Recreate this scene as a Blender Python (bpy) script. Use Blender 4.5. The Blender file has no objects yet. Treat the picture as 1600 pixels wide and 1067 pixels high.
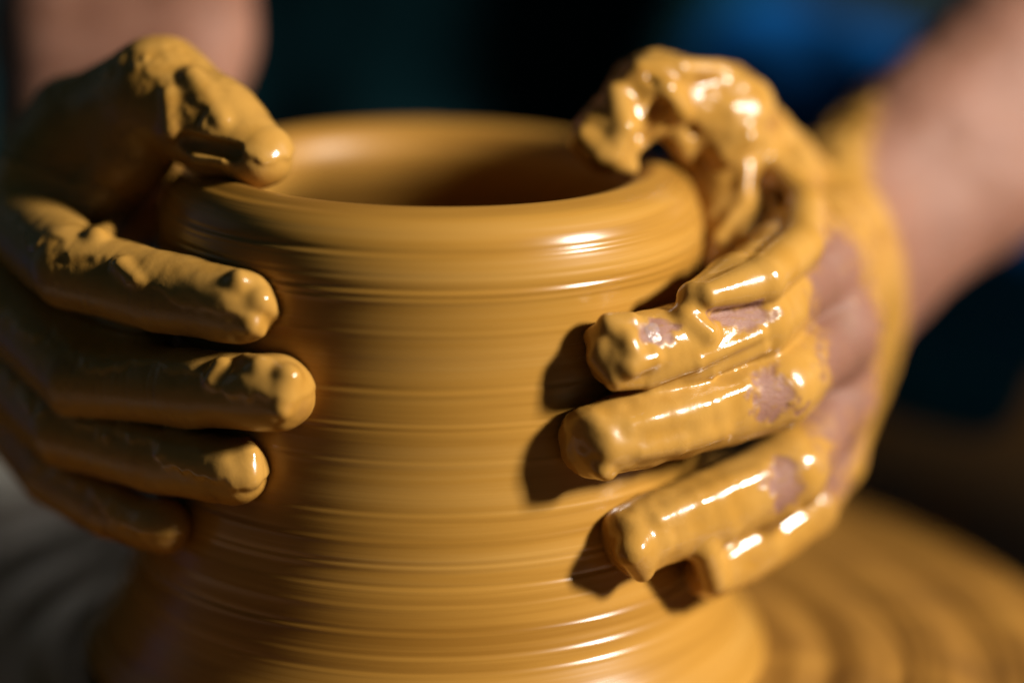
import bpy, math, time
import numpy as np
from mathutils import Vector, Matrix

T0 = time.time()
sc = bpy.context.scene
COL = sc.collection
MM = 0.001

# ------------------------------------------------------------------ camera
cam_d = bpy.data.cameras.new('camera')
cam = bpy.data.objects.new('camera', cam_d)
COL.objects.link(cam)
cam_d.lens = 90.0
cam_d.sensor_width = 36.0
cam_d.clip_start = 0.01
cam_d.clip_end = 50.0
cam.location = (0.0234, -0.7018, 0.2786)
cam.rotation_mode = 'QUATERNION'
cam.rotation_quaternion = (Matrix.Rotation(math.radians(75.0), 3, 'X') @ Matrix.Rotation(math.radians(1.0), 3, 'Z')).to_quaternion()
cam_d.dof.use_dof = True
cam_d.dof.focus_distance = 0.664
cam_d.dof.aperture_fstop = 1.75
sc.camera = cam

# ------------------------------------------------------------------ world, lamps, exposure
world = bpy.data.worlds.new('World')
sc.world = world
world.use_nodes = True
wbg = world.node_tree.nodes['Background']
wbg.inputs['Color'].default_value = (0.42, 0.70, 0.78, 1)
wbg.inputs['Strength'].default_value = 0.035


def area(name, loc, target, size, size_y, power, color):
    d = bpy.data.lights.new(name, 'AREA')
    d.shape = 'RECTANGLE'
    d.size = size
    d.size_y = size_y
    d.energy = power
    d.color = color
    o = bpy.data.objects.new(name, d)
    COL.objects.link(o)
    o.location = loc
    v = Vector(target) - Vector(loc)
    o.rotation_mode = 'QUATERNION'
    o.rotation_quaternion = v.to_track_quat('-Z', 'Y')
    return o


def polar(az, el, dist, z0=0.08):
    a, e = math.radians(az), math.radians(el)
    return (dist * math.cos(e) * math.sin(a), -dist * math.cos(e) * math.cos(a), z0 + dist * math.sin(e))


key = area('key_lamp', polar(70, 27, 1.5), (0, 0, 0.08), 0.18, 0.26, 56.0, (1.0, 0.93, 0.84))
rim = area('window_lamp', polar(-105, 16, 1.6), (0, 0, 0.05), 0.8, 0.8, 0.18, (0.75, 0.9, 1.0))

sc.render.engine = 'CYCLES'
sc.cycles.use_denoising = True
sc.cycles.max_bounces = 5
sc.cycles.diffuse_bounces = 2
sc.cycles.sample_clamp_indirect = 4.0
sc.view_settings.view_transform = 'Standard'
sc.view_settings.look = 'None'
sc.view_settings.exposure = 0.0
sc.view_settings.gamma = 1.0
sc.view_settings.use_curve_mapping = False

# ------------------------------------------------------------------ materials


class NT:
    def __init__(self, name):
        self.m = bpy.data.materials.new(name)
        self.m.use_nodes = True
        self.t = self.m.node_tree
        self.b = self.t.nodes['Principled BSDF']

    def n(self, kind, **kw):
        nd = self.t.nodes.new(kind)
        for k, v in kw.items():
            if k.startswith('i_'):
                key_ = k[2:]
                nd.inputs[int(key_) if key_.isdigit() else key_].default_value = v
            else:
                setattr(nd, k, v)
        return nd

    def l(self, a, b):
        self.t.links.new(a, b)

    def ramp(self, fac, stops):
        r = self.n('ShaderNodeValToRGB')
        while len(r.color_ramp.elements) < len(stops):
            r.color_ramp.elements.new(0.5)
        for e, (p, c) in zip(r.color_ramp.elements, stops):
            e.position = p
            e.color = c if len(c) == 4 else (*c, 1)
        self.l(fac, r.inputs['Fac'])
        return r.outputs['Color']

    def noise(self, scale, detail=2.0, rough=0.5, map_scale=None, coord='Object'):
        tc = self.n('ShaderNodeTexCoord')
        src = tc.outputs[coord]
        if map_scale:
            mp = self.n('ShaderNodeMapping')
            mp.inputs['Scale'].default_value = map_scale
            self.l(src, mp.inputs['Vector'])
            src = mp.outputs['Vector']
        nz = self.n('ShaderNodeTexNoise')
        nz.inputs['Scale'].default_value = scale
        nz.inputs['Detail'].default_value = detail
        nz.inputs['Roughness'].default_value = rough
        self.l(src, nz.inputs['Vector'])
        return nz.outputs['Fac']

    def math(self, op, a, b=None):
        m = self.n('ShaderNodeMath', operation=op)
        for i, v in enumerate((a, b)):
            if v is None:
                continue
            if isinstance(v, (int, float)):
                m.inputs[i].default_value = v
            else:
                self.l(v, m.inputs[i])
        return m.outputs[0]

    def mix(self, fac, a, b):
        m = self.n('ShaderNodeMix', data_type='RGBA')
        for sock, v in ((m.inputs['Factor'], fac), (m.inputs['A'], a), (m.inputs['B'], b)):
            if isinstance(v, (int, float)):
                sock.default_value = v
            elif isinstance(v, tuple):
                sock.default_value = v if len(v) == 4 else (*v, 1)
            else:
                self.l(v, sock)
        return m.outputs['Result']

    def mixf(self, fac, a, b):
        m = self.n('ShaderNodeMix', data_type='FLOAT')
        for sock, v in ((m.inputs[0], fac), (m.inputs[2], a), (m.inputs[3], b)):
            if isinstance(v, (int, float)):
                sock.default_value = v
            else:
                self.l(v, sock)
        return m.outputs[0]

    def bump(self, height, strength, dist, prev=None):
        b = self.n('ShaderNodeBump')
        b.inputs['Strength'].default_value = strength
        b.inputs['Distance'].default_value = dist
        self.l(height, b.inputs['Height'])
        if prev is not None:
            self.l(prev, b.inputs['Normal'])
        return b.outputs['Normal']

    def set(self, **kw):
        for k, v in kw.items():
            s = self.b.inputs[k.replace('_', ' ')]
            if isinstance(v, (int, float)):
                s.default_value = v
            elif isinstance(v, tuple):
                s.default_value = v if (len(v) == 4 or s.type == "VECTOR") else (*v, 1)
            else:
                self.l(v, s)
        return self.m


CLAY_D = (0.25, 0.115, 0.016)
CLAY_M = (0.345, 0.170, 0.027)
CLAY_L = (0.39, 0.205, 0.042)


def mat_pot():
    t = NT('spinning_wet_clay')
    n1 = t.noise(1.0, 3.0, 0.55, (7, 7, 230))
    n2 = t.noise(1.0, 2.0, 0.5, (4, 4, 45))
    f = t.math('ADD', t.math('MULTIPLY', n1, 0.5), t.math('MULTIPLY', n2, 0.5))
    col = t.ramp(f, [(0.36, CLAY_D), (0.5, CLAY_M), (0.64, CLAY_L)])
    b1 = t.noise(1.0, 3.0, 0.6, (5, 5, 900))
    nrm = t.bump(b1, 0.07, 0.0006)
    # the outside is freshly wetted by the hands, the mouth is duller
    tc = t.n('ShaderNodeTexCoord')
    flat = t.n('ShaderNodeVectorMath', operation='MULTIPLY')
    flat.inputs[1].default_value = (1, 1, 0)
    t.l(tc.outputs['Object'], flat.inputs[0])
    ln = t.n('ShaderNodeVectorMath', operation='LENGTH')
    t.l(flat.outputs[0], ln.inputs[0])
    mr = t.n('ShaderNodeMapRange')
    mr.inputs['From Min'].default_value = 0.060
    mr.inputs['From Max'].default_value = 0.069
    t.l(ln.outputs['Value'], mr.inputs['Value'])
    rg = t.mixf(mr.outputs['Result'], 0.46, t.math('ADD', t.math('MULTIPLY', n1, 0.24), 0.13))
    return t.set(Base_Color=col, Roughness=rg, Normal=nrm, Specular_IOR_Level=0.38)


def mat_wheel():
    t = NT('slip_covered_wheel')
    n1 = t.noise(30.0, 3.0, 0.6)
    col = t.ramp(n1, [(0.3, (0.17, 0.076, 0.011)), (0.55, CLAY_D), (0.75, CLAY_M)])
    nrm = t.bump(t.noise(60.0, 2.0), 0.15, 0.002)
    return t.set(Base_Color=col, Roughness=0.5, Normal=nrm)


def mat_hand():
    t = NT('skin_coated_with_wet_clay')
    a1 = t.n('ShaderNodeAttribute', attribute_name='bare').outputs['Fac']
    a2 = t.n('ShaderNodeAttribute', attribute_name='thick').outputs['Fac']
    a3 = t.n('ShaderNodeAttribute', attribute_name='dry').outputs['Fac']
    n1 = t.noise(160.0, 4.0, 0.6)
    n2 = t.noise(45.0, 2.0, 0.5)
    clay = t.ramp(t.math('ADD', t.math('MULTIPLY', n1, 0.5), t.math('MULTIPLY', a2, 0.5)),
                  [(0.2, (0.23, 0.105, 0.022)), (0.42, CLAY_M), (0.8, CLAY_L)])
    skin = t.ramp(n2, [(0.35, (0.155, 0.066, 0.040)), (0.65, (0.185, 0.082, 0.052))])
    film = t.noise(220.0, 4.0, 0.65)
    skin = t.mix(t.math('MULTIPLY', t.ramp(film, [(0.5, (0, 0, 0)), (0.72, (1, 1, 1))]), 0.35), skin, (0.19, 0.105, 0.06))
    lines = t.ramp(t.noise(1.0, 3.0, 0.65, (260, 420, 900)), [(0.54, (0, 0, 0)), (0.66, (1, 1, 1))])
    skin = t.mix(a3, skin, (0.25, 0.122, 0.084))
    skin = t.mix(t.math('MULTIPLY', lines, t.math('MULTIPLY', a3, 0.6)), skin, CLAY_D)
    col = t.mix(a1, clay, skin)
    wetm = t.ramp(t.noise(55.0, 3.0, 0.6), [(0.46, (0, 0, 0)), (0.60, (1, 1, 1))])
    rg_wet = t.mixf(wetm, t.math('ADD', t.math('MULTIPLY', n1, 0.10), 0.045), t.math('ADD', t.math('MULTIPLY', n1, 0.2), 0.20))
    rg_c = t.mixf(a3, rg_wet, t.math('ADD', t.math('MULTIPLY', n1, 0.2), 0.32))
    rg = t.mixf(a1, rg_c, 0.6)
    fine = t.noise(700.0, 3.0, 0.6)
    med = t.noise(230.0, 3.0, 0.55)
    nrm = t.bump(med, 0.10, 0.0012)
    wr = t.noise(1.0, 3.0, 0.6, (260, 420, 900))
    nrm = t.bump(t.math('MULTIPLY', wr, a1), 0.35, 0.0008, nrm)
    nrm = t.bump(t.math('MULTIPLY', fine, t.math('ADD', t.math('MULTIPLY', a3, 0.8), 0.25)), 0.18, 0.0005, nrm)
    return t.set(Base_Color=col, Roughness=rg, Normal=nrm, Specular_IOR_Level=t.mixf(a1, 0.42, 0.25),
                 Subsurface_Weight=t.math('MULTIPLY', a1, 0.12), Subsurface_Radius=(0.006, 0.0025, 0.0015), Subsurface_Scale=1.0)


def mat_cloth(name, c1, c2, weave=900.0, rough=0.9):
    t = NT(name)
    n1 = t.noise(30.0, 3.0, 0.6)
    col = t.ramp(n1, [(0.35, c1), (0.7, c2)])
    nrm = t.bump(t.noise(weave, 2.0), 0.3, 0.0008)
    return t.set(Base_Color=col, Roughness=rough, Normal=nrm, Specular_IOR_Level=0.05)


def mat_pan():
    t = NT('grey_plastic_splashed_with_slip')
    n1 = t.noise(28.0, 5.0, 0.65)
    m = t.ramp(n1, [(0.50, (0, 0, 0)), (0.62, (1, 1, 1))])
    col = t.mix(t.math('MULTIPLY', m, 0.8), (0.20, 0.20, 0.185), (0.24, 0.17, 0.09))
    nrm = t.bump(n1, 0.2, 0.002)
    return t.set(Base_Color=col, Roughness=t.mixf(m, 0.35, 0.6), Normal=nrm)


def mat_nail():
    t = NT('fingernail')
    n1 = t.noise(400.0, 3.0, 0.6)
    col = t.ramp(n1, [(0.4, (0.28, 0.185, 0.165)), (0.65, (0.32, 0.19, 0.10))])
    nrm = t.bump(t.noise(1100.0, 3.0), 0.5, 0.0006)
    return t.set(Base_Color=col, Roughness=0.22, Normal=nrm)


M_POT, M_WHEEL, M_HAND, M_PAN, M_NAIL = mat_pot(), mat_wheel(), mat_hand(), mat_pan(), mat_nail()
M_APRON = mat_cloth('dark_teal_apron_cloth', (0.0004, 0.009, 0.012), (0.0010, 0.014, 0.018))
M_JEANS = mat_cloth('blue_denim', (0.001, 0.045, 0.165), (0.002, 0.066, 0.23))

# ------------------------------------------------------------------ mesh and field helpers


def mesh_obj(name, verts, faces, mat, parent=None, smooth=True, attrs=None):
    """verts in mm (n,3), faces (m,4) int"""
    me = bpy.data.meshes.new(name)
    n, m, k = len(verts), len(faces), faces.shape[1]
    me.vertices.add(n)
    me.vertices.foreach_set('co', (np.asarray(verts, np.float32) * MM).ravel())
    me.loops.add(m * k)
    me.loops.foreach_set('vertex_index', faces.astype(np.int32).ravel())
    me.polygons.add(m)
    me.polygons.foreach_set('loop_start', np.arange(0, m * k, k, dtype=np.int32))
    me.polygons.foreach_set('use_smooth', np.full(m, smooth, bool))
    me.update(calc_edges=True)
    for key_, val in (attrs or {}).items():
        at_ = me.attributes.new(key_, 'FLOAT', 'POINT')
        at_.data.foreach_set('value', np.asarray(val, np.float32))
    me.materials.append(mat)
    o = bpy.data.objects.new(name, me)
    COL.objects.link(o)
    if parent:
        o.parent = parent
    return o


RNG = np.random.default_rng(11)
TAB = RNG.random((64, 64, 64)).astype(np.float32) * 2 - 1


def vnoise(P, scale, seed=0):
    """smooth value noise in -1..1; scale = wavelength in mm (number or 3-vector)"""
    q = P / np.asarray(scale, np.float32) + np.float32(seed * 7.31 + 100.0)
    i = np.floor(q).astype(np.int32)
    f = (q - i).astype(np.float32)
    f = f * f * (3 - 2 * f)
    i0 = i & 63
    i1 = (i + 1) & 63
    fx, fy, fz = f[..., 0], f[..., 1], f[..., 2]
    x0, y0, z0 = i0[..., 0], i0[..., 1], i0[..., 2]
    x1, y1, z1 = i1[..., 0], i1[..., 1], i1[..., 2]
    a = TAB[x0, y0, z0] * (1 - fx) + TAB[x1, y0, z0] * fx
    b = TAB[x0, y1, z0] * (1 - fx) + TAB[x1, y1, z0] * fx
    c = TAB[x0, y0, z1] * (1 - fx) + TAB[x1, y0, z1] * fx
    d = TAB[x0, y1, z1] * (1 - fx) + TAB[x1, y1, z1] * fx
    a = a * (1 - fy) + b * fy
    c = c * (1 - fy) + d * fy
    return a * (1 - fz) + c * fz


def sstep(a, b, x):
    t = np.clip((x - a) / (b - a), 0, 1)
    return t * t * (3 - 2 * t)


def smin(a, b, k):
    h = np.clip(0.5 + 0.5 * (b - a) / k, 0, 1)
    return b + (a - b) * h - k * h * (1 - h)


def cone(P, a, b):
    A = np.asarray(a[:3], np.float32)
    B = np.asarray(b[:3], np.float32)
    ba = B - A
    pa = P - A
    h = np.clip((pa @ ba) / np.float32(ba @ ba), 0, 1)
    q = pa - h[..., None] * ba
    return np.sqrt(np.einsum('...i,...i->...', q, q)) - (a[3] + (b[3] - a[3]) * h)


def chain(P, pts, k=4.0):
    d = None
    for a, b in zip(pts[:-1], pts[1:]):
        e = cone(P, a, b)
        d = e if d is None else smin(d, e, k)
    return d


def ball(P, c, r):
    q = P - np.asarray(c, np.float32)
    return np.sqrt(np.einsum('...i,...i->...', q, q)) - r


def surface_nets(F, org, h):
    S = F < 0
    nx, ny, nz = F.shape
    cnt = np.zeros((nx - 1, ny - 1, nz - 1), np.int8)
    for dx in (0, 1):
        for dy in (0, 1):
            for dz in (0, 1):
                cnt += S[dx:nx - 1 + dx, dy:ny - 1 + dy, dz:nz - 1 + dz]
    cells = np.argwhere((cnt > 0) & (cnt < 8)).astype(np.int32)
    del cnt
    acc = np.zeros((len(cells), 3), np.float32)
    num = np.zeros(len(cells), np.float32)
    cor = [(0, 0, 0), (1, 0, 0), (0, 1, 0), (1, 1, 0), (0, 0, 1), (1, 0, 1), (0, 1, 1), (1, 1, 1)]
    val = [F[cells[:, 0] + c[0], cells[:, 1] + c[1], cells[:, 2] + c[2]] for c in cor]
    for i in range(8):
        for j in range(i + 1, 8):
            if sum(abs(cor[i][k] - cor[j][k]) for k in range(3)) != 1:
                continue
            a, b = val[i], val[j]
            m = (a < 0) != (b < 0)
            t = np.where(m, a / np.where(m, a - b, 1), 0)
            ci = np.asarray(cor[i], np.float32)
            cj = np.asarray(cor[j], np.float32)
            acc += np.where(m[:, None], ci + t[:, None] * (cj - ci), 0)
            num += m
    verts = (cells + acc / num[:, None]) * h + np.asarray(org, np.float32)
    idx = np.full((nx - 1, ny - 1, nz - 1), -1, np.int32)
    idx[cells[:, 0], cells[:, 1], cells[:, 2]] = np.arange(len(cells), dtype=np.int32)
    quads = []
    for ax in range(3):
        sl0 = [slice(1, -1)] * 3
        sl1 = [slice(1, -1)] * 3
        sl0[ax] = slice(0, -1)
        sl1[ax] = slice(1, None)
        A, B = S[tuple(sl0)], S[tuple(sl1)]
        e = np.argwhere(A != B)
        if not len(e):
            continue
        off = np.ones(3, int)
        off[ax] = 0
        e = e + off
        u, v = (ax + 1) % 3, (ax + 2) % 3
        du = np.zeros(3, int)
        du[u] = 1
        dv = np.zeros(3, int)
        dv[v] = 1
        q = np.stack([idx[tuple((e - du - dv).T)], idx[tuple((e - dv).T)], idx[tuple(e.T)], idx[tuple((e - du).T)]], 1)
        inside_first = S[tuple(e.T)]
        q[~inside_first] = q[~inside_first][:, ::-1]
        quads.append(q)
    return verts, np.concatenate(quads)


def polygonise(fn, lo, hi, h, block=8, band=None):
    """sample fn only near its surface, then extract quads"""
    lo = np.asarray(lo, np.float32)
    H = h * block
    nb = np.ceil((np.asarray(hi) - lo) / H).astype(int)
    ctr = np.stack(np.meshgrid(*[np.arange(n) for n in nb], indexing='ij'), -1).reshape(-1, 3)
    dc = fn((lo + (ctr + 0.5) * H).astype(np.float32))
    band = band or (H * 0.5 * 1.733 + 6.0)
    F = np.repeat(np.repeat(np.repeat(dc.reshape(nb), block, 0), block, 1), block, 2).astype(np.float32)
    near = ctr[np.abs(dc) < band]
    g = np.stack(np.meshgrid(*[np.arange(block)] * 3, indexing='ij'), -1).reshape(-1, 3)
    for s in range(0, len(near), 600):
        cells = near[s:s + 600, None, :] * block + g[None]
        flat = cells.reshape(-1, 3)
        F[flat[:, 0], flat[:, 1], flat[:, 2]] = fn((lo + flat * h).astype(np.float32))
    return surface_nets(F, lo, h)


# joint chains in millimetres: (x, y, z, radius)
J = {
 'LH_index': [(-116.2,4.0,122.2,11.5), (-94.7,-36.0,118.5,10.8), (-81.0,-44.0,116.8,9.8), (-68.7,-51.0,115.7,10.1), (-46.5,-64.0,115.6,9.2)],
 'LH_middle': [(-125.8,2.0,104.9,11.5), (-92.4,-38.0,88.2,10.6), (-76.9,-47.0,89.6,9.6), (-62.1,-56.0,91.2,10.0), (-36.5,-71.0,94.5,9.2)],
 'LH_ring': [(-128.4,4.0,85.5,11.0), (-97.5,-34.0,72.4,10.0), (-84.1,-42.0,71.2,9.0), (-71.7,-50.0,70.7,9.3), (-48.6,-65.0,71.3,8.5)],
 'LH_pinky': [(-126.2,10.0,68.2,10.0), (-104.0,-20.0,54.9,8.6), (-85.0,-39.0,51.4,7.6), (-68.9,-53.0,51.2,6.8)],
 'LH_thumb': [(-94.5,46.0,129.0,15.0), (-98.5,10.0,146.5,14.6), (-74.1,-8.0,161.6,13.6), (-58.8,-20.0,154.4,11.8), (-45.4,-30.0,148.2,8.4)],
 'LH_palm': [(-98.2,70.0,127.2,17.0), (-116.4,5.0,122.0,11.5)],
 'LH_palm2': [(-105.1,70.0,125.1,17.0), (-126.2,4.0,104.4,11.5)],
 'LH_palm3': [(-107.3,70.0,117.0,16.0), (-128.8,6.0,85.0,11.0)],
 'LH_palm4': [(-107.2,68.0,109.4,15.0), (-126.6,12.0,67.6,10.0)],
 'LH_web': [(-99.1,8.0,146.1,13.0), (-107.7,4.0,136.1,12.0), (-114.8,2.0,124.5,11.0)],
 'LH_web2': [(-73.3,-8.0,156.1,10.0), (-82.1,-6.0,143.1,9.0), (-93.4,-2.0,129.4,9.0), (-110.7,4.0,125.1,11.0)],
 'LH_web3': [(-75.4,-38.0,101.0,6.0), (-90.6,-24.0,98.3,8.0), (-109.8,-6.0,96.0,10.0), (-122.5,4.0,96.9,12.0)],
 'LH_web4': [(-98.3,-24.0,75.3,6.0), (-122.7,2.0,78.6,11.0)],
 'LH_arm1': [(-115.8,74.0,120.1,20.0), (-120.3,112.0,158.1,22.0), (-133.2,215.0,250.5,32.0)],
 'LH_arm3': [(-101.9,74.0,123.3,20.0), (-102.2,114.0,158.1,22.0), (-113.4,217.0,250.8,32.0)],
 'LH_arm2': [(-87.7,72.0,129.0,19.0), (-83.5,112.0,158.8,21.0), (-91.9,215.0,251.2,32.0)],
 'RH_index': [(106.9,-4.0,114.2,11.5), (87.9,-40.0,108.4,10.2), (77.5,-47.0,106.5,9.3), (67.3,-54.0,105.4,9.7), (58.3,-60.0,105.6,9.0), (49.8,-66.0,105.9,8.6)],
 'RH_middle': [(113.3,-6.0,96.3,11.5), (93.8,-40.0,89.6,10.9), (80.2,-48.0,87.1,9.9), (66.9,-56.0,85.7,10.2), (54.6,-64.0,84.4,9.6), (44.6,-71.0,83.2,8.9)],
 'RH_ring': [(114.0,-2.0,76.0,11.0), (99.0,-34.0,63.9,10.3), (87.5,-41.0,60.2,9.4), (76.1,-49.0,57.7,9.9), (64.2,-57.0,55.7,9.3), (55.7,-64.0,53.7,8.8)],
 'RH_pinky': [(113.8,6.0,56.3,10.0), (106.4,-20.0,49.8,8.8), (99.0,-27.0,46.0,8.0), (91.4,-34.0,43.1,8.2), (78.7,-46.0,39.3,7.0)],
 'RH_thumb': [(103.3,44.0,126.1,14.0), (80.7,16.0,153.0,13.8), (61.3,4.0,162.3,9.4), (47.8,-6.0,150.7,8.6)],
 'RH_palm': [(122.6,66.0,115.9,17.0), (106.9,-4.0,114.2,11.5)],
 'RH_palm2': [(126.9,66.0,108.0,17.0), (113.3,-6.0,96.3,11.5)],
 'RH_palm3': [(130.3,66.0,100.0,16.0), (114.0,-2.0,76.0,11.0)],
 'RH_palm4': [(131.7,66.0,91.9,16.0), (113.8,6.0,56.3,10.0)],
 'RH_web': [(94.3,26.0,143.8,7.0), (102.6,16.0,134.7,6.5), (103.3,2.0,126.6,7.5), (95.8,-18.0,120.0,8.0), (82.5,-42.0,117.9,7.0), (70.6,-56.0,118.0,4.0)],
 'RH_web2': [(80.4,18.0,145.0,10.5), (82.5,15.0,131.7,10.5), (84.5,6.0,120.7,10.0), (83.6,-8.0,113.8,9.0)],
 'RH_arm1': [(123.2,70.0,117.5,20.0), (152.5,95.0,135.4,21.0), (210.2,140.0,176.7,28.0)],
 'RH_arm2': [(137.5,70.0,100.8,20.0), (167.3,95.0,118.4,21.0), (232.9,140.0,156.0,28.0)],
 'RX_ridge1': [(49.8,-71.7,99.0,1.8), (58.2,-67.6,98.6,1.6), (71.5,-63.1,102.8,1.5), (88.0,-52.2,107.7,1.5)],
 'RX_ridge2': [(58.5,-63.9,94.8,1.2), (75.4,-57.5,98.8,1.4), (89.2,-50.4,103.2,1.2)],
 'RX_drip1': [(55.7,-71.2,53.5,5.0), (58.5,-69.1,47.3,2.8)],
 'RX_drop1': [(46.9,-77.2,77.3,1.8), (49.0,-74.5,75.4,1.2)],
 'RR_drop2': [(58.6,-61.2,95.4,1.4), (63.6,-60.2,95.9,1.4)],
 'RR_rip1': [(54.1,-74.1,88.8,0.8), (65.1,-66.9,89.6,2.0), (75.4,-60.5,91.0,2.0), (85.0,-54.3,93.9,0.8)],
 'RR_rip2': [(56.8,-73.9,81.8,0.8), (67.0,-66.9,82.0,1.8), (78.2,-60.6,83.1,0.8)],
 'RR_rip4': [(81.3,-50.2,44.6,0.8), (91.5,-41.0,47.7,1.8), (99.8,-42.2,55.3,0.8)],
 'RR_rip3': [(62.7,-66.8,60.9,0.8), (73.2,-58.7,63.1,2.0), (82.1,-52.6,65.3,1.8), (91.0,-46.7,67.5,0.8)],
 'RX_drip2': [(75.5,-57.5,49.3,4.0), (78.6,-53.0,39.5,4.2)],
 'RX_nub1': [(44.0,-65.2,109.8,2.2), (46.3,-70.8,108.0,2.4)],
 'RX_nub2': [(53.5,-72.9,110.4,1.8), (54.4,-73.4,108.3,1.8)],
 'RX_lump1': [(47.9,-67.7,114.0,2.6), (53.6,-66.6,114.6,2.0)],
 'RX_lump2': [(45.6,-70.1,105.3,3.0), (49.3,-73.1,101.4,2.2)],
 'RX_lump3': [(53.7,-73.8,103.9,2.6), (59.5,-70.4,105.6,2.0)],
 'RX_lump4': [(68.0,-59.8,113.8,3.6), (73.9,-60.5,110.0,2.6)],
 'RX_thumba': [(57.2,-3.6,168.8,3.2), (67.9,-0.9,169.3,3.0), (80.2,8.8,167.3,3.2)],
 'RX_thumbb': [(54.6,-5.2,165.8,2.6), (64.3,-6.0,164.4,3.0), (68.5,-3.8,158.4,3.4)],
 'RX_thumbc': [(50.6,-7.1,162.5,3.6), (52.4,-12.7,154.7,3.4), (49.6,-14.1,147.9,3.2)],
 'RX_thumbd': [(42.0,-12.6,151.9,3.0), (46.1,-14.1,147.8,3.4), (55.2,-7.6,142.8,2.4)],
 'RX_thumbe': [(81.4,2.6,145.9,4.0), (87.6,3.0,149.8,3.2)],
 'RX_thumbf': [(68.7,1.6,149.7,3.6), (72.9,6.7,141.5,3.0)],
 'RX_fold1': [(97.3,12.6,140.8,2.8), (92.9,4.2,132.3,2.4), (86.2,-10.9,124.2,2.0)],
 'RX_fold2': [(88.2,5.5,140.2,2.5), (87.1,-0.8,131.4,2.2), (79.5,-10.3,123.4,2.0)],
 'RG_fold': [(96.1,13.1,139.4,4.5), (103.7,-4.3,132.5,5.5), (101.2,-22.7,124.8,6.5), (88.9,-45.3,120.6,6.5), (73.8,-57.9,119.3,3.6)],
 'RC_gap': [(62.7,-6.7,159.5,3.0), (59.0,-8.0,151.8,3.4)],
 'RC_crease1': [(57.2,-4.5,167.9,1.4), (61.1,-6.4,165.4,1.4)],
 'RC_crease2': [(98.8,8.6,138.0,1.8), (97.8,-4.4,132.4,2.0)],
 'RC_dimple': [(72.1,-0.4,152.5,1.6), (72.8,-0.1,152.1,1.6)],
 'LC_hollow': [(-63.9,-31.4,152.2,2.6), (-50.4,-36.6,150.7,2.2)],
 'LX_tip1': [(-41.0,-70.7,119.0,3.5), (-37.3,-67.2,114.5,1.2)],
 'LX_tip2': [(-43.0,-72.4,113.1,2.8), (-41.1,-70.6,110.9,1.5)],
 'LX_tip3': [(-46.1,-69.1,123.6,3.0), (-42.4,-68.1,123.4,1.2)],
 'LX_flap1': [(-78.8,-53.7,123.5,2.0), (-74.2,-58.7,120.9,1.2)],
 'LX_flap2': [(-86.9,-42.2,128.1,3.0), (-86.2,-9.8,124.5,1.8)],
 'LX_flap3': [(-53.5,-71.2,97.8,1.6), (-51.2,-69.1,101.2,2.2)],
 'LX_flap4': [(-40.9,-73.9,102.7,2.6), (-44.6,-69.7,103.2,1.5)],
 'LX_mid1': [(-33.2,-77.2,100.7,3.4), (-34.6,-80.2,93.1,2.6)],
 'LX_ring1': [(-44.3,-69.7,77.4,3.0), (-43.5,-72.1,72.4,2.6)],
 'LX_thumb1': [(-63.5,-22.1,168.2,3.0), (-54.6,-32.9,158.2,2.2)],
 'LX_thumb2': [(-69.6,-25.5,163.5,2.0), (-68.2,-29.4,154.7,2.5)],
 'LX_thumb3': [(-60.8,-32.1,148.4,2.2), (-53.6,-35.6,148.7,1.8)],
}
RB = [((61.4,-66.8,112.1),(5.5, 8, 4.6)), ((82.8,-53.4,112.6),(10, 9, 3.6)), ((93.2,-52.9,91.2),(7.5, 10, 8.5)), ((97.3,-46.8,64.4),(6, 10, 7.5)), ((115.2,-10.0,91.8),(17, 40, 34)), ((110.2,-10.0,112.0),(15, 30, 16)), ((113.4,-10.0,69.3),(13, 30, 22))]

VOX = 0.64
# ------------------------------------------------------------------ pottery wheel


def lathe(name, prof, seg, mat, parent=None, disp=None):
    prof = np.asarray(prof, np.float32)
    ph = np.linspace(0, 2 * np.pi, seg, endpoint=False).astype(np.float32) + np.float32(np.pi / 2)
    n = len(prof)
    R = prof[:, 0][:, None] * np.ones(seg, np.float32)
    Z = prof[:, 1][:, None] * np.ones(seg, np.float32)
    V = np.stack([R * np.cos(ph), R * np.sin(ph), Z], -1)
    if disp is not None:
        V = disp(V, prof)
    i, j = np.meshgrid(np.arange(n - 1), np.arange(seg), indexing='ij')
    j2 = (j + 1) % seg
    Fc = np.stack([i * seg + j, i * seg + j2, (i + 1) * seg + j2, (i + 1) * seg + j], -1).reshape(-1, 4)
    return mesh_obj(name, V.reshape(-1, 3), Fc, mat, parent)


def catmull(pts, step):
    pts = np.asarray(pts, float)
    out = []
    P = np.vstack([2 * pts[0] - pts[1], pts, 2 * pts[-1] - pts[-2]])
    for k in range(1, len(P) - 2):
        p0, p1, p2, p3 = P[k - 1:k + 3]
        n = max(2, int(np.linalg.norm(p2 - p1) / step))
        for t in np.arange(n) / n:
            out.append(0.5 * ((2 * p1) + (-p0 + p2) * t + (2 * p0 - 5 * p1 + 4 * p2 - p3) * t * t + (-p0 + 3 * p1 - 3 * p2 + p3) * t ** 3))
    out.append(pts[-1])
    return np.array(out)


def props(o, label=None, cat=None, kind=None, group=None):
    for k, v in (('label', label), ('category', cat), ('kind', kind), ('group', group)):
        if v:
            o[k] = v
    return o


wheel = bpy.data.objects.new('pottery_wheel', None)
COL.objects.link(wheel)
props(wheel, 'round pottery wheel smeared with ochre slip inside a grey splash pan, under the clay pot', 'pottery wheel')

wp = [(0.5, -1)] + [(r, -1.0) for r in range(4, 92, 6)] + [(r, 0.0) for r in np.arange(92, 193, 0.8)] + [(194.5, -0.5), (196, -2), (196.5, -5), (196.5, -14), (193, -18), (60, -20)]


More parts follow.
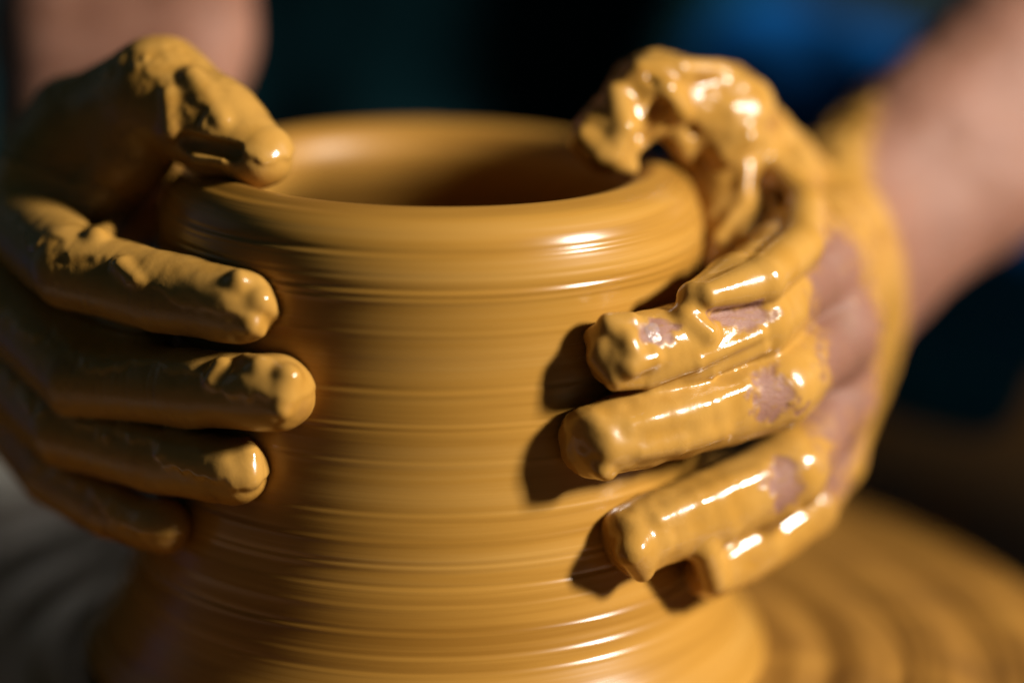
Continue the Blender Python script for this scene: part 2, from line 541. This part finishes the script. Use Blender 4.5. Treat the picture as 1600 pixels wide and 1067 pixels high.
def wheel_disp(V, prof):
    r = np.hypot(V[..., 0], V[..., 1])
    ph = np.arctan2(V[..., 1], V[..., 0])
    Q = np.stack([r, 14 * np.cos(ph), 14 * np.sin(ph)], -1).astype(np.float32)
    rings = 0.7 * vnoise(Q, (15, 30, 30), 1) + 0.5 * vnoise(Q, (6, 24, 24), 2) + 0.3 * vnoise(Q, (2.2, 16, 16), 3)
    for rr, hh, ww in ((107, 1.0, 5), (117, -1.3, 4), (127, 1.2, 5), (138, -0.9, 4), (150, 0.9, 6), (163, -0.8, 4), (176, 0.8, 5)):
        rings = rings + hh * np.exp(-((r - rr - 1.5 * vnoise(Q, (400, 12, 12), 5)) / ww) ** 2)
    m = sstep(90, 98, r) * (1 - sstep(187, 194, r)) * (V[..., 2] > -3)
    V[..., 2] += rings * m
    return V


lathe('wheel_head', wp, 256, M_WHEEL, wheel, wheel_disp)
pan_prof = [(60, -46), (150, -47), (205, -45), (222, -41), (229, -33), (231, -20), (233, 20), (234, 46), (235.5, 53), (239, 56), (246, 55.5), (249, 52), (248.5, 48), (243, 47), (239.5, 40), (237, -20), (236, -42), (228, -50), (60, -51)]


def pan_disp(V, prof):
    """the tray wall is low towards the front and rises behind the wheel, on the potter's side"""
    f = sstep(-0.15, 0.45, V[..., 1] / (np.hypot(V[..., 0], V[..., 1]) + 1e-6))
    z = V[..., 2]
    V[..., 2] = np.where(z > -20, -20 + (z + 20) * (0.42 + 0.58 * f), z)
    return V


lathe('splash_pan', catmull(pan_prof, 4.0), 160, M_PAN, wheel, pan_disp)

# ------------------------------------------------------------------ clay pot
outer = [(97.5, 0.2), (98.6, 1.5), (98.2, 4), (95.5, 7.5), (91.5, 13), (87.5, 22), (83.3, 36), (80.6, 50), (78.2, 66), (76.6, 82), (75.7, 98), (75.8, 112), (76.5, 121), (76.2, 128), (74.0, 134), (70.5, 138.8), (66, 141.6), (61.5, 142.2), (57, 140.2), (54.2, 136), (54.2, 130), (58, 122), (63, 112), (66, 95), (67, 60), (66, 30), (60, 16), (40, 12), (0.5, 11.5)]


# throwing lines: height, depth and width in mm
GROOVES = [(146.2, 0.22, 0.50), (143.9, 0.30, 0.60), (141.1, 0.18, 0.50), (132.7, 0.42, 0.70), (130.8, 0.12, 0.40), (126.8, 0.20, 0.50), (123.5, 0.40, 0.60), (121.5, 0.30, 0.50), (112.8, 0.12, 0.60), (97.3, 0.22, 0.80), (88.3, 0.34, 0.60), (86.4, 0.16, 0.50), (78.5, 0.24, 0.60), (65.0, 0.20, 0.60), (58.4, 0.22, 0.70), (51.7, 0.26, 0.60), (46.0, 0.45, 0.60), (41.4, 0.16, 0.60), (34.7, 0.42, 0.60), (28.7, 0.25, 0.60), (24.5, 0.20, 0.50)]


def pot_disp(V, prof):
    ph = np.arctan2(V[..., 1], V[..., 0])
    z = V[..., 2]
    n = prof.shape[0]
    d = np.gradient(prof, axis=0)
    nr, nz = d[:, 1], -d[:, 0]
    ln = np.hypot(nr, nz) + 1e-6
    nr, nz = (nr / ln)[:, None], (nz / ln)[:, None]
    s = np.concatenate([[0], np.cumsum(np.hypot(*(np.diff(prof, axis=0).T)))])[:, None] + 0 * ph
    hel = s - 2.4 * (((ph - np.pi / 2) / (2 * np.pi)) % 1.0)
    Q = np.stack([hel, 10 * np.cos(ph), 10 * np.sin(ph)], -1).astype(np.float32)
    g = 0.34 * vnoise(Q, (9, 40, 40), 4) + 0.11 * vnoise(Q, (3.6, 22, 22), 5) + 0.05 * vnoise(Q, (1.5, 16, 16), 6)
    zz = z - 1.2 * (((ph - np.pi / 2) / (2 * np.pi)) % 1.0 - 0.5) + 0.25 * vnoise(Q, (200, 14, 14), 7)
    fade = 0.55 + 0.45 * vnoise(Q, (7, 9, 9), 9)
    for zg, dep, wid in GROOVES:
        u = (zz - zg) / wid
        g = g + 0.8 * fade * dep * (np.exp(-((u + 1.7) ** 2)) * 0.8 - np.exp(-u * u)) * (np.hypot(V[..., 0], V[..., 1]) > 62)
    w = 0.35 + 0.65 * (np.arange(n) < n * 0.55)[:, None]
    g = g * w
    V[..., 0] += g * nr * np.cos(ph)
    V[..., 1] += g * nr * np.sin(ph)
    V[..., 2] += g * nz * (z > 4)
    return V


pot = lathe('clay_pot', catmull(outer, 0.45), 360, M_POT, None, pot_disp)
props(pot, 'wet ochre clay pot with throwing rings and wide open mouth, between the two hands', 'pot')

# ------------------------------------------------------------------ the potter


BLUNT = {'_index': (-0.86, -0.45, 0.1), '_middle': (-0.66, -0.75, -0.05), '_ring': (-0.70, -0.62, -0.34)}


def hand_sdf(P, s, k_ff):
    palm = None
    for c in ('_palm', '_palm2', '_palm3', '_palm4'):
        d = cone(P, *J[s + c])
        palm = d if palm is None else smin(palm, d, 9.0)
    arm = smin(chain(P, J[s + '_arm1'], 8), chain(P, J[s + '_arm2'], 8), 14.0)
    if s == 'LH':
        arm = smin(arm, chain(P, J['LH_arm3'], 8), 10.0)
    palm = smin(palm, arm, 10.0)
    palm = smin(palm, chain(P, J[s + '_web2'], 5), 5.0)
    web = smin(palm, chain(P, J[s + '_web'], 5), 5.0)
    if s == 'LH':
        palm = smin(smin(web, chain(P, J['LH_web3'], 5), 4.0), cone(P, *J['LH_web4']), 4.0)
    tot = smin(palm, chain(P, J[s + '_thumb'], 4.0), 7.0)
    for c in ('_index', '_middle', '_ring', '_pinky'):
        f = chain(P, J[s + c], 0.8)
        if s == 'RH' and c in BLUNT:          # finger ends pressed flat
            n = np.asarray(BLUNT[c], np.float32)
            n = n / np.sqrt(n @ n)
            tip = J[s + c][-1]
            f = -smin(-f, -((P - np.asarray(tip[:3], np.float32)) @ n - np.float32(tip[3] * 0.66)), 6.0)
        tot = smin(tot, smin(palm, f, 7.0), k_ff)
    if s == 'RH':
        tot = smin(tot, web, 1.8)
    return tot


def tips(P, s, r):
    m = np.zeros(P.shape[:-1], np.float32)
    for c in ('_index', '_middle', '_ring', '_pinky', '_thumb'):
        m = np.maximum(m, 1 - sstep(r * 0.55, r, ball(P, J[s + c][-1][:3], 0.0)))
    return m


def finger_frame(P, s):
    """nearest finger segment: how far round towards the top, and a mask of skin creases at the joints"""
    best = np.full(P.shape[:-1], 1e9, np.float32)
    up = np.zeros(P.shape[:-1], np.float32)
    cr = np.zeros(P.shape[:-1], np.float32)
    for c in ('_index', '_middle', '_ring', '_pinky', '_thumb'):
        ch = J[s + c]
        for n, (a, b) in enumerate(zip(ch[:-1], ch[1:])):
            A = np.asarray(a[:3], np.float32)
            ba = np.asarray(b[:3], np.float32) - A
            ln = np.sqrt(ba @ ba)
            pa = P - A
            h = np.clip((pa @ ba) / np.float32(ba @ ba), 0, 1)
            q = pa - h[..., None] * ba
            d = np.sqrt(np.einsum('...i,...i->...', q, q)) + 1e-4
            e = d - (a[3] + (b[3] - a[3]) * h)
            m = e < best
            best = np.where(m, e, best)
            up = np.where(m, q[..., 2] / d, up)
            w = 0
            for at_, on in ((h * ln, n > 0), ((1 - h) * ln, n < len(ch) - 2)):
                if on:
                    for o in (0.4, 2.6, 5.2):
                        w = w + np.exp(-((at_ - o) / 0.55) ** 2)
            cr = np.where(m, w, cr)
    return up, cr


def extras(P, d, key, k=2.6):
    for n, c in J.items():
        if n.startswith(key):
            d = smin(d, chain(P, c, 1.0), k)
    return d


def left_layers(P):
    big = vnoise(P, 12, 1) + 0.5 * vnoise(P, 6, 2)
    rag = vnoise(P, 2.4, 3)
    t = tips(P, 'LH', 24)
    up, cr = finger_frame(P, 'LH')
    wet = sstep(0.0, 0.2, big * 0.26 + rag * 0.12 + t * 0.5 + up * 0.95 - 0.45)
    glob = vnoise(P, 8, 5)
    wrin = vnoise(P, 1.7, 9) * sstep(0.1, 0.5, vnoise(P, 9, 8))
    th = 0.4 + 0.12 * glob - 0.13 * cr * sstep(-0.3, 0.5, vnoise(P, 5, 10)) * (1 - 0.6 * wet) + wet * (0.7 + 0.25 * glob + 0.08 * rag) + t * np.maximum(glob, -0.2) * 0.7 + 0.15 * wrin
    bare = sstep(138, 148, P[..., 2] + 8 * vnoise(P, 22, 6)) * sstep(62, 74, P[..., 1])
    return th * (1 - bare), bare, 0.6 * (1 - wet) + 0.1


def right_layers(P):
    ax = np.array([0.86, -0.40, 0.33], np.float32)
    ax /= np.linalg.norm(ax)
    al = (P @ ax)[..., None]
    Q = (P - al * ax * 0.84).astype(np.float32)       # noise stretched along the fingers
    big = vnoise(Q, 8, 11) + 0.4 * vnoise(Q, 3.2, 12)
    rag = vnoise(P, 3.0, 13)
    lump = sstep(0.45, 0.95, vnoise(P, 9, 17))
    t = tips(P, 'RH', 20)
    far = sstep(-25, 5, P[..., 1]) * sstep(105, 122, P[..., 2])
    mess = 0.9 * vnoise(P, (9, 6, 5), 18) + 0.4 * rag
    th = 0.75 + 0.40 * big + 0.45 * lump + t * 0.2 * rag + far * mess
    bare = np.zeros(P.shape[:-1], np.float32)
    wob = 0.45 * vnoise(P, 5.0, 15) + 0.42 * vnoise(Q, 2.2, 16) + 0.22 * vnoise(P, 1.2, 19)
    patch = bare.copy()
    for n, (c, r) in enumerate(RB):
        q = (P - np.asarray(c, np.float32)) / np.asarray(r, np.float32)
        e = np.sqrt(np.einsum('...i,...i->...', q, q)) + wob * (1.0 if n < 4 else 0.5)
        bare = np.maximum(bare, 1 - sstep(0.55, 1.12, e))
        if n == 3:
            patch = bare.copy()
    arm = sstep(128, 136, P[..., 0] + 5 * vnoise(P, 22, 6)) * sstep(30, 45, P[..., 1])
    bare = np.maximum(bare, arm)
    return np.maximum(th, 0.1) * (1 - 0.6 * sstep(0.2, 0.9, bare)), bare, np.maximum(0.1 + 0.8 * patch, 0.45 * far)


def coated(P, s, k_ff, layers, key):
    d = hand_sdf(P, s, k_ff)
    m = np.abs(d) < 9.0
    if m.any():
        Pm = P[m]
        e = d[m]
        near = np.abs(e) < 4.5
        e[near] -= layers(Pm[near])[0]
        e = extras(Pm, e, key + 'X_')
        e = extras(Pm, e, key + 'R_', 4.5)
        e = extras(Pm, e, key + 'G_', 1.3)
        for n, c in J.items():
            if n.startswith(key + 'C_'):
                e = -smin(-e, chain(Pm, c, 1.0), 1.5)
        d[m] = e
    return d


def left_fn(P):
    return coated(P, 'LH', 1.0, left_layers, 'L')


def right_fn(P):
    return coated(P, 'RH', 1.4, right_layers, 'R')


YC = 122.0        # beyond this depth the arms need no fine detail


def torso_fn(P):
    d = None
    for s, sx in (('LH', -1), ('RH', 1)):
        a = smin(chain(P, J[s + '_arm1'], 8), chain(P, J[s + '_arm2'], 8), 14.0)
        if s == 'LH':
            a = smin(a, chain(P, J['LH_arm3'], 8), 10.0)
        e = 0.5 * (np.array(J[s + '_arm1'][-1]) + np.array(J[s + '_arm2'][-1]))
        e[3] = 40
        up = cone(P, tuple(e), (sx * 165, 430, 440, 52))
        a = smin(a, up, 20.0)
        d = a if d is None else np.minimum(d, a)
    tor = smin(cone(P, (-165, 440, 440, 60), (165, 440, 440, 60)), cone(P, (0, 460, 430, 115), (0, 440, 60, 125)), 60.0)
    d = smin(d, tor, 25.0)
    return np.maximum(d, YC - 2.0 - P[..., 1])


parts = []
for fn, lay, key_ in ((left_fn, left_layers, 'LH'), (right_fn, right_layers, 'RH')):
    pts = np.array([p for k, v in J.items() if k.startswith(key_) for p in v if p[1] < YC + 30])
    lo = (pts[:, :3] - pts[:, 3:] - 5).min(0)
    hi = (pts[:, :3] + pts[:, 3:] + 5).max(0)
    hi[1] = YC + 3
    cut = lambda P, fn=fn: np.maximum(fn(P), P[..., 1] - YC)
    v, q = polygonise(cut, lo, hi, VOX)
    th, bare, dry = lay(v.astype(np.float32))
    parts.append((v, q, th, bare, dry))
v, q = polygonise(torso_fn, (-330, YC - 8, -100), (420, 620, 560), 5.0, block=6, band=30)
parts.append((v, q, np.zeros(len(v)), np.ones(len(v)), np.full(len(v), 0.1)))
off, VV, QQ = 0, [], []
for p in parts:
    VV.append(p[0])
    QQ.append(p[1] + off)
    off += len(p[0])
person = mesh_obj('person', np.concatenate(VV), np.concatenate(QQ), M_HAND, None, True,
                  {'thick': np.concatenate([p[2] for p in parts]), 'bare': np.concatenate([p[3] for p in parts]), 'dry': np.concatenate([p[4] for p in parts])})
props(person, 'person in dark apron and blue jeans shaping the clay pot with both clay-covered hands', 'person')


def apron_fn(P):
    fold = 5 * vnoise(P, (60, 60, 160), 21) + 2 * vnoise(P, (25, 25, 70), 22)
    d = cone(P, (0, 455, 430, 124), (0, 430, 70, 140))
    lap = smin(cone(P, (-120, 400, 50, 100), (-270, 190, 50, 96)), cone(P, (20, 400, 40, 90), (-20, 240, 25, 80)), 40.0)
    d = smin(d, lap, 60.0)
    return d + fold


def jeans_fn(P):
    fold = 4 * vnoise(P, (50, 50, 50), 23) + 2 * vnoise(P, (18, 40, 18), 24)
    d = None
    for sx in (-1, 1):
        a = chain(P, [(sx * 100, 420, 50, 96), (sx * 215 - (40 if sx < 0 else 0), 240, 48, 86), (sx * 345, 60, 40 - (25 if sx < 0 else 0), 70), (sx * 340, 40, -330, 55)], 30.0)
        d = a if d is None else smin(d, a, 40.0)
    return d + fold


v, q = polygonise(apron_fn, (-400, 60, -140), (250, 640, 600), 6.0, block=6, band=40)
mesh_obj('apron', v, q, M_APRON, person)
v, q = polygonise(jeans_fn, (-470, -60, -420), (470, 560, 190), 6.0, block=6, band=40)
mesh_obj('jeans', v, q, M_JEANS, person)

# a fingernail that shows through the slip on one index finger
tip, dip = np.array(J['RH_index'][-1][:3]), np.array(J['RH_index'][-2][:3])
axn = (tip - dip) / np.linalg.norm(tip - dip)
c0 = np.array(RB[0][0])
foot = dip + axn * ((c0 - dip) @ axn)
rad = np.linalg.norm(c0 - foot)
nr_ = (c0 - foot) / rad
tg_ = np.cross(axn, nr_)
nv, nf, NS, NTH = [], [], 14, 14
for lay, off_ in ((0, 0.0), (1, -0.7)):
    for i in range(NS + 1):
        for j in range(NTH + 1):
            s_ = -1 + 2 * i / NS
            a_ = -1 + 2 * j / NTH
            w_ = 1 - 0.18 * s_ * s_
            e_ = max(abs(s_), abs(a_))
            r_ = rad - 0.22 + off_ - 2.2 * max(0, e_ - 0.45) ** 2
            th_ = a_ * 0.46 * w_
            nv.append(foot + axn * (s_ * 5.0 * (1 - 0.15 * a_ * a_)) + r_ * (math.cos(th_) * nr_ + math.sin(th_) * tg_))
W = NTH + 1
for lay in (0, 1):
    o_ = lay * (NS + 1) * W
    for i in range(NS):
        for j in range(NTH):
            q_ = [o_ + i * W + j, o_ + (i + 1) * W + j, o_ + (i + 1) * W + j + 1, o_ + i * W + j + 1]
            nf.append(q_ if lay == 0 else q_[::-1])
rim_ = [(i, 0) for i in range(NS)] + [(NS, j) for j in range(NTH)] + [(i, NTH) for i in range(NS, 0, -1)] + [(0, j) for j in range(NTH, 0, -1)]
for (a, b), (c, d) in zip(rim_, rim_[1:] + rim_[:1]):
    o_ = (NS + 1) * W
    nf.append([a * W + b, o_ + a * W + b, o_ + c * W + d, c * W + d])
mesh_obj('fingernail', np.array(nv), np.array(nf), M_NAIL, person)

print('built in %.1f s' % (time.time() - T0), sum(len(o.data.polygons) for o in sc.objects if o.type == 'MESH'))
